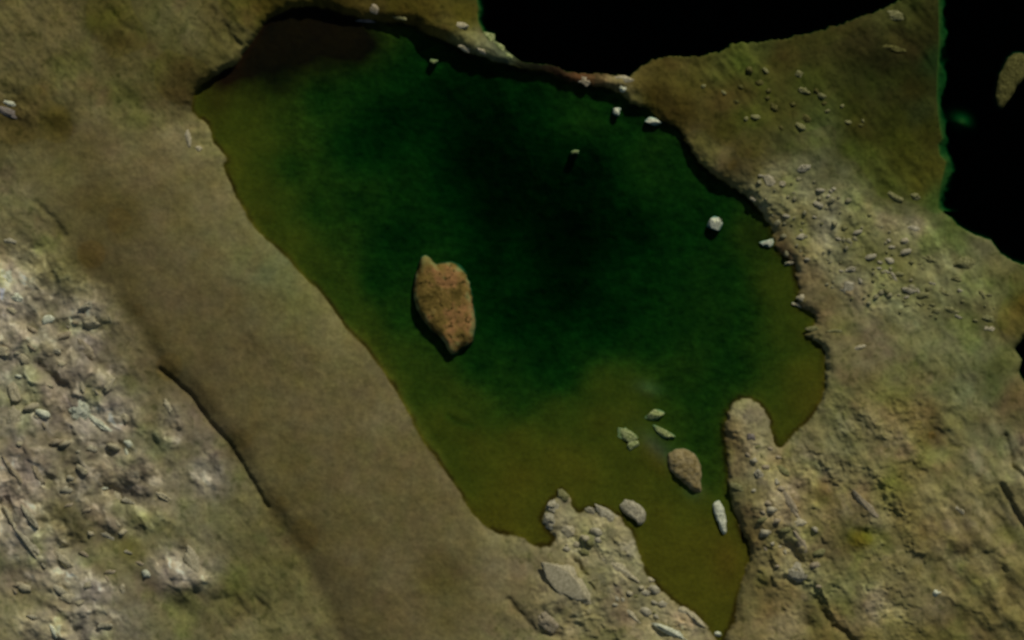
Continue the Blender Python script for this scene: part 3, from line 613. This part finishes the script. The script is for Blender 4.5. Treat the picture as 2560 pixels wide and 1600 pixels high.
IND = [  # x, y, rx, ry, turn, height, stone, label
 (1573,1090,24,15,35,1.8,'mossy','pale lumpy rock at the left of the reef in the olive shallows'),
 (1582,1113,15,11,-30,1.5,'mossy','small pale rock just below the lumpy reef rock'),
 (1638,1037,19,13,-15,1.8,'mossy','topmost cream rock of the reef, beside deep green water'),
 (1661,1083,25,10,30,1.5,'mossy','slanting pale slab of the reef above the brown rounded islet'),
 (1788,559,15,17,0,2.6,'white','bright white round rock alone in the eastern lagoon'),
 (1921,607,14,8,-5,1.5,'white','white oval rock at the eastern shore below the lone white rock'),
 (1975,657,12,6,-10,1.0,'cream','small cream slab on the brown eastern shore edge'),
 (2003,744,9,9,0,1.2,'cream','round cream rock on the eastern shore above a slanting slab'),
 (1997,763,14,5,25,.8,'cream','thin slanting cream slab below the round shore rock'),
 (2034,823,16,7,0,1.1,'olive','olive-cream rock at the notch of the eastern shore'),
 (2090,827,15,5,0,.7,'olive','flat olive slab inland of the eastern notch'),
 (1541,277,10,10,0,1.4,'white','pale round rock in the water off the northeastern cliff'),
 (1630,303,17,8,8,1.6,'white','white slab at the foot of the northeastern cliff'),
 (1557,223,12,8,20,1.6,'white','white block on the tip of the northeastern headland'),
 (1563,200,20,9,5,1.4,'cream','cream boulder above the white block on the headland tip'),
 (1463,204,14,8,15,1.2,'pink','pinkish rock at the western end of the headland'),
 (1083,153,9,5,0,.7,'mossy','small faint green rock near the northern shore of the lagoon'),
 (1437,379,9,5,0,.6,'mossy','small dim green rock in open northern water'),
 (1222,95,10,20,-35,1.5,'mossy','greenish-grey slab on the spit beside the black sea'),
 (1246,117,20,8,40,1.3,'mossy','greenish-grey rock ridge running down the narrow spit'),
 (1271,141,10,7,20,1.0,'mossy','last small grey rock at the tip of the narrow spit'),
 (1203,126,15,6,35,1.5,'cream','cream ledge on the lagoon side of the narrow spit'),
 (1160,117,17,7,35,1.4,'cream','cream ledge left of the narrow spit above dark water'),
 (1150,66,16,9,10,1.5,'cream','pale blunt rock on the northern headland near the spit'),
 (939,24,13,12,0,1.6,'pink','pinkish pale block on the northern headland at the top edge'),
 (1000,44,20,6,10,1.0,'olive','pale olive ledge along the edge of the northern headland'),
 (915,52,26,5,4,.7,'violet','flat grey-violet slab at the foot of the northern headland'),
 (2415,660,27,14,15,2.6,'olive','big olive boulder with a black shadow near the eastern bay'),
 (2390,699,14,7,0,1.5,'olive','smaller boulder directly below the big olive boulder'),
 (2473,797,18,10,20,1.8,'olive','olive boulder with dark shadow toward the right edge'),
 (2471,823,13,5,0,.7,'cream','pale low slab just below the right-hand olive boulder'),
 (2373,776,15,8,20,1.4,'olive','boulder on the eastern slope left of the right-hand olive boulder'),
 (2324,645,19,7,20,1.3,'olive','long boulder left of the big olive boulder'),
 (2355,731,18,7,25,1.2,'olive','slanting boulder below the long boulder on the eastern slope'),
 (2130,674,14,9,0,1.3,'grey','grey boulder with dark hollow in the middle of the eastern rubble'),
 (2122,716,22,18,10,1.4,'grey','broad pale grey rock in the middle of the eastern rubble'),
 (2147,868,20,6,-15,.9,'cream','pale slab in the smooth ground below the eastern rubble'),
 (2009,228,18,9,10,1.9,'olive','olive boulder with curved black shadow on the northeastern headland'),
 (1998,186,12,8,0,1.4,'olive','smaller boulder above the boulder with curved shadow'),
 (2003,420,15,9,0,1.8,'grey','grey boulder casting a round black shadow high in the rubble'),
 (1925,453,15,13,0,1.8,'cream','large pale rock at the upper left of the eastern rubble'),
 (1952,459,12,9,10,1.4,'cream','pale rock right beside the large one at the rubble\'s upper left'),
 (2237,493,24,9,25,1.8,'olive','long olive boulder with shadow near the dark eastern sea'),
 (2285,490,14,8,20,1.3,'olive','smaller boulder right of the long olive one near the sea'),
 (2286,573,14,8,20,1.2,'grey','pale grey rock on the slope below the dark sea'),
 (2262,602,10,7,0,1.0,'cream','small cream rock just left and below the pale grey slope rock'),
 (2225,120,26,7,10,1.4,'dark','dark olive boulder high on the northeastern headland'),
 (2245,42,30,10,5,1.6,'olive','olive boulder near the top edge of the northeastern headland'),
 (41,743,14,10,10,1.8,'white','pale rounded rock with dark halo at the left edge'),
 (24,693,12,26,-18,1.8,'white','tall pale slab above the rounded rock at the left edge'),
 (34,776,16,7,20,1.1,'cream','low cream rock under the rounded rock at the left edge'),
 (30,603,12,7,10,1.0,'grey','small grey rock at the left edge above the tall pale slab'),
 (228,802,17,20,0,2.0,'cream','squarish pale rock at the upper end of the western crags'),
 (221,765,18,10,-20,1.5,'grey','grey rock above the squarish pale rock'),
 (207,1016,26,24,-30,2.6,'white','bright pale triangular rock in the western crags'),
 (208,962,8,20,-5,1.3,'cream','narrow upright pale rock above the bright triangular rock'),
 (253,1060,40,8,35,1.5,'white','long pale streak of rock below the bright triangular rock'),
 (12,878,20,14,20,1.8,'cream','pale boulder at the left edge level with the island'),
 (38,978,16,26,-8,1.8,'cream','tall pale boulder at the left edge in the western crags'),
 (38,1046,22,22,20,2.0,'cream','wide pale boulder at the left edge below the tall one'),
 (276,958,11,19,20,1.3,'cream','pale upright rock right of the narrow upright rock'),
 (316,1044,11,13,0,1.2,'cream','small pale rock right of the bright triangular rock'),
 (222,878,34,14,50,1.8,'pink','pinkish slanting slab under the squarish pale rock'),
 (141,874,20,9,20,1.3,'grey','grey slab left of the pinkish slanting slab'),
 (422,1015,7,15,-20,.9,'cream','thin pale rock beside the dark gully'),
 (48,1190,60,9,50,2.2,'pink','long pink slanting slab at the left edge'),
 (97,1181,28,8,60,1.7,'pink','shorter pink slanting slab right of the long pink one'),
 (212,1174,16,8,50,1.1,'cream','short pale slab in the middle of the western crags'),
 (296,1243,8,17,-10,1.2,'cream','small upright pale rock on the lower western crags'),
 (408,1240,28,8,35,1.5,'cream','pale slanting ledge at the right of the western crags'),
 (68,1350,62,10,52,2.2,'grey','long grey slanting slab at the lower left edge'),
 (30,1295,32,8,60,1.8,'cream','cream slanting slab above the long grey slab'),
 (80,1290,34,8,55,1.6,'grey','grey slab right of the cream slanting slab'),
 (172,1405,32,9,35,1.5,'cream','pale ledge below the green hollow at lower left'),
 (275,1338,18,7,25,1.1,'grey','small grey slab in the brown hollow at lower left'),
 (226,1460,13,10,0,1.2,'cream','small pale rock near the bottom left'),
 (172,1493,16,11,0,1.5,'cream','cream rock with dark underside near the bottom left'),
 (203,1504,11,11,0,1.2,'cream','cream rock right beside the one with dark underside'),
 (309,1470,8,14,0,1.1,'cream','upright pale rock right of the bottom left pair'),
 (484,1405,18,30,-30,2.2,'cream','pale crest of the rounded grey hump at lower left'),
 (30,262,20,8,25,1.4,'white','pale streak on the dark rock at the upper left edge'),
 (24,282,38,14,15,1.8,'violet','violet-grey rock at the upper left edge'),
 (470,344,8,19,-15,1.0,'cream','pale upright rock on the western shore'),
 (494,371,8,7,0,1.0,'cream','small bright rock below the pale upright one on the western shore'),
 (1428,1465,66,36,50,4.6,'cream','large smooth cream dome among the southern rocks'),
 (1535,1413,62,9,32,2.0,'cream','long pale ridge crossing the southern outcrop'),
 (1441,1362,12,9,20,1.4,'cream','small pale rock left of the long pale ridge'),
 (1383,1264,15,12,0,1.9,'grey','grey knob at the upper left of the southern outcrop'),
 (1408,1240,13,11,30,1.6,'olive','rounded topmost knob of the southern outcrop'),
 (1478,1277,15,9,0,1.6,'grey','grey knob in the notch of the southern outcrop'),
 (1518,1289,30,14,45,2.0,'grey','grey slab at the upper right of the southern outcrop'),
 (1376,1300,20,16,0,1.7,'grey','grey boulder at the left end of the southern outcrop'),
 (1417,1326,18,13,30,1.6,'cream','pale boulder inside the southern outcrop\'s left arm'),
 (1670,1575,34,10,25,2.0,'white','bright slanting rock at the bottom edge by the lagoon tip'),
 (1735,1545,38,8,42,1.8,'cream','cream ledge along the lagoon\'s bottom tip'),
 (1707,1527,15,7,20,1.2,'cream','small cream rock above the ledge at the bottom tip'),
 (1794,1585,10,7,20,1.2,'white','small bright rock at the very tip of the lagoon'),
 (1575,1535,24,7,45,1.3,'cream','thin pale ledge near the bottom edge in the south'),
 (1372,1550,34,18,40,2.4,'pink','pinkish craggy rock at the bottom edge in the south'),
 (1995,1432,33,18,10,2.6,'grey','grey boulder with a long dark underside in the southeast'),
 (1999,1352,12,30,-30,1.6,'pink','pinkish slanting slab above the southeastern grey boulder'),
 (2000,1306,16,9,0,1.4,'cream','pale rock above the pinkish slanting slab'),
 (1977,1265,12,34,-28,1.6,'pink','long pinkish ledge on the peninsula\'s root'),
 (1946,1365,8,6,0,1.0,'cream','small cream rock left of the pinkish slanting slab'),
 (2166,1268,52,8,45,1.6,'pink','pale curved ledge in the southeastern field'),
 (2336,1479,9,9,0,1.6,'white','bright small rock in the southeast'),
 (2400,1276,16,6,40,1.1,'cream','small slanting cream rock in the southeastern field'),
 (1876,1092,12,9,30,1.3,'violet','violet-grey lump on the peninsula'),
 (1896,1185,9,13,-10,1.3,'grey','grey upright lump midway down the peninsula'),
 (1846,1218,20,9,30,1.2,'olive','olive slab at the peninsula\'s left flank'),
]
for a in IND:
    rock_obj(*a[:7], a[7])

# small rubble, alike from this far off
def scatter(n, cx, cy, rx, ry, deg, smin, smax, mats, label, group, seed, elong=(1.0, 2.2), face=35, keep=lambda x, y: True):
    rnd = random.Random(seed); protos = []
    k = 0; tries = 0
    placed = []
    while k < n and tries < n * 60:
        tries += 1
        a = rnd.uniform(0, 2 * math.pi); r = math.sqrt(rnd.random())
        u, v = r * math.cos(a) * rx, r * math.sin(a) * ry
        px = cx + u * math.cos(R(deg)) - v * math.sin(R(deg)); py = cy + u * math.sin(R(deg)) + v * math.cos(R(deg))
        if not (0 < px < 2560 and 0 < py < 1600) or ground_z(px, py) < .25 or not keep(px, py): continue
        if any(math.hypot(px - q[0], py - q[1]) < max(q[2], q[3]) + smax for q in IND): continue
        if any(math.hypot(px - q[0], py - q[1]) < q[2] + smin for q in placed): continue
        s = smin + (smax - smin) * rnd.random() ** 2.2; e = rnd.uniform(*elong)
        placed.append((px, py, s * e))
        if len(protos) < 8:
            look = {'bank': 'weathered', 'grey': 'grey', 'olive': 'olive', 'cream': 'cream', 'white': 'pale', 'pink': 'pinkish', 'dark': 'dark olive'}[mats[len(protos) % len(mats)]]
            lab = 'small ' + ('long ' if e > 1.65 else 'rounded ') + look + ' ' + label
            o = rock_obj(px, py, s * e, s, face + rnd.uniform(-25, 25), s * S * rnd.uniform(.8, 1.3), mats[len(protos) % len(mats)], lab, 'boulder', group, 'boulder', 2, 5)
            protos.append((o, s))
        else:
            src, ss = rnd.choice(protos)
            o = src.copy(); col.objects.link(o)
            x, y = W(px, py); f = s / ss
            o.location = (x, y, ground_z(px, py) - .03); o.scale = (f, f, f)
            o.rotation_euler = (0, 0, -R(rnd.uniform(-25, 25)))
        k += 1
scatter(96, 2090, 600, 260, 110, 38, 3, 7.5, ['bank', 'bank', 'grey', 'bank', 'olive'], 'boulder in the rubble east of the lagoon', 'small boulders in the eastern rubble', 1)
scatter(40, 2330, 720, 170, 70, 25, 3, 7, ['olive', 'olive', 'grey'], 'boulder on the slope below the eastern sea', 'small boulders on the eastern slope', 2)
scatter(24, 1950, 260, 230, 80, 10, 4, 9, ['dark', 'olive'], 'boulder on the northeastern headland', 'small boulders on the northeastern headland', 3)
scatter(26, 150, 1000, 230, 220, 60, 4, 11, ['grey', 'white', 'pink', 'cream'], 'boulder in the western crags', 'small boulders in the western crags', 4, (1.3, 2.6), 50, keep=lambda x, y: x < 330)
scatter(20, 170, 1380, 260, 200, 30, 4, 10, ['grey', 'white', 'pink', 'cream'], 'boulder on the crags at lower left', 'small boulders at lower left', 5, (1.3, 2.4), 45)
scatter(26, 1950, 1300, 210, 80, 68, 4, 10, ['grey', 'pink', 'olive'], 'boulder between peninsula and southeastern boulder', 'small boulders below the peninsula', 6, (1.2, 2.2), 60)
scatter(22, 1530, 1430, 160, 60, 42, 4, 10, ['grey', 'cream', 'olive'], 'boulder on the southern outcrop', 'small boulders on the southern outcrop', 7, (1.1, 2.0), 40)
